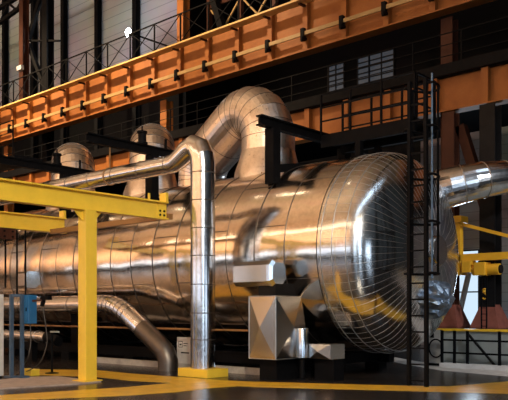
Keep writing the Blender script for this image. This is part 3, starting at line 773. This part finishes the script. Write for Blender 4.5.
MB().box(h0, h0+.3, 21.2, 21.6, 2.78, 3.14).build('trolley', 'oyellow', ho, bevel=.015)
hdr = MB().tube([(h0+.3,21.4,2.86),(h0+1.15,21.4,2.86)], .17, 24).build('motor_drum', 'oyellow', ho)
MB().box(h0+.42, h0+.78, 21.16, 21.6, 2.68, 3.08).build('gearbox', 'oyellow', ho, bevel=.02)
MB().tube([(h0+1.15,21.4,2.86),(h0+1.2,21.4,2.86)], .13, 20).build('end_cap', 'dark', hdr)
hch = MB().tube([(h0+.66,21.4,2.72),(h0+.66,21.4,2.28)], .022, 8).build('chain', 'black', ho)
hk = MB(); hk.lathe([(.02,.16),(.08,.12),(.08,.03),(.03,0)], (h0+.66,21.4,2.14), 'Z', 16)
hk.tube([(h0+.66,21.4,2.14),(h0+.73,21.4,2.08),(h0+.73,21.4,2.0),(h0+.66,21.4,1.96),(h0+.60,21.4,2.0)], .022, 8); hk.build('hook', 'oyellow', hch)
# tall dark control mast next to the hoist
pc = thing('pendant_mast', (X_at(482,21.0), 20.9, 1.02), 'dark lattice mast below the yellow hoist in front of the window', 'mast')
px0 = X_at(481.5,20.9)
for dx in (0, .16): MB().bar((px0+dx,20.9,1.02), (px0+dx,20.9,2.6), .035).build('rail', 'black', pc)
for k in range(8): MB().bar((px0,20.9,1.15+.18*k), (px0+.16,20.9,1.15+.18*k), .02).build('rung', 'black', pc)

# ================================================================== LIGHTS
def area(name, loc, size, energy, col, rot=(0,0,0), sy=None, spread=180):
    l = bpy.data.lights.new(name, 'AREA'); l.energy = energy; l.color = col; l.size = size
    if sy: l.shape = 'RECTANGLE'; l.size_y = sy
    else: l.shape = 'DISK'
    l.spread = math.radians(spread)
    o = bpy.data.objects.new(name, l); C.objects.link(o); o.location = loc; o.rotation_euler = rot; return o
def spot(name, loc, tgt, energy, col, ang, blend=.6, size=.25):
    l = bpy.data.lights.new(name, 'SPOT'); l.energy = energy; l.color = col; l.spot_size = math.radians(ang); l.spot_blend = blend; l.shadow_soft_size = size
    o = bpy.data.objects.new(name, l); C.objects.link(o); o.location = loc
    o.rotation_euler = (V(tgt)-V(loc)).to_track_quat('-Z', 'Y').to_euler(); return o
WARM = (1.0, .74, .45)
for i, x in enumerate((-17, -25, -33, -41, -49)):
    t = thing('high_bay_lamp', (x, 11, 20.9), 'high bay ceiling lamp in front of the vessel', 'lamp', 'high bay lamps')
    MB().tube([(x,11,21.8),(x,11,27.99)], .04, 8).build('rod', 'dark', t)
    MB().lathe([(.06,1.0),(.1,.5),(.45,.02),(.46,0)], (x,11,20.9), 'Z', 24).build('reflector', 'dark', t)
    MB().lathe([(.42,-.0),(.42,-.02),(.05,-.03)], (x,11,20.9), 'Z', 24).build('lens', 'bay', t)
    spot('bay_light', (x, 11, 20.7), (x+1, 22, 12.2), (900, 11000, 17500, 18500, 18500)[i], WARM, 62, .6, .12)
# added unseen lights: wash the front wall and roof that the vessel mirrors
area('front_wash', (-38, -9.0, 12.0), 76, 18000, (1.0, .77, .55), (math.radians(-100), 0, 0), .6)
area('roof_wash', (-36, -2.0, 15.0), 70, 14000, (1.0, .78, .56), (math.radians(170), 0, 0), .6)
area('streak_wash', (-22, -9.5, 16.0), 44, 700, (1.0, .82, .58), (math.radians(45), 0, 0), .3)  # added strip, unseen, for warm streaks along the vessel
spot('podium_fill', (3, 15, 8.5), (-9.5, 22.5, 1.0), 5000, (.95, .97, 1.0), 56, .6, .3)  # added fill from out of view, brightens podium and jib
spot('gantry_key', (5, -3, 13), (-14.5, 10, 2.6), 14000, (1.0, .84, .62), 46, .7, .4)  # added key from behind the camera, brightens the yellow gantry
# window daylight
area('gable_daylight', (XR-.4, -9, 11), 20, 900, (.70, .85, 1.0), (0, math.radians(90), 0), 2.8)
area('window_daylight', (-15.1, 30.8, 2.4), 2.8, 260, (.72, .86, 1.0), (math.radians(-90), 0, 0), 3.4)
l = bpy.data.lights.new('flood_light', 'POINT'); l.energy = 500; l.color = (.9,.96,1.0); l.shadow_soft_size = .25
o = bpy.data.objects.new('flood_light', l); C.objects.link(o); o.location = (lx, 26.5, lz)

w = bpy.data.worlds.new('World'); bpy.context.scene.world = w; w.use_nodes = True
w.node_tree.nodes['Background'].inputs[0].default_value = (.3,.36,.45,1); w.node_tree.nodes['Background'].inputs[1].default_value = .02

# ================================================================== CAMERA
cam = bpy.data.cameras.new('camera'); co = bpy.data.objects.new('camera', cam); C.objects.link(co)
cam.sensor_fit = 'HORIZONTAL'; cam.sensor_width = 36; cam.lens = FL/508*36; cam.shift_y = (HY-200)/508
co.location = (0, 0, EYE); co.rotation_euler = (PI/2, 0, PI/2-A0)
cam.clip_end = 300
sc = bpy.context.scene; sc.camera = co
sc.view_settings.view_transform = 'Standard'; sc.view_settings.look = 'None'; sc.view_settings.gamma = 1
sc.view_settings.exposure = 0.0
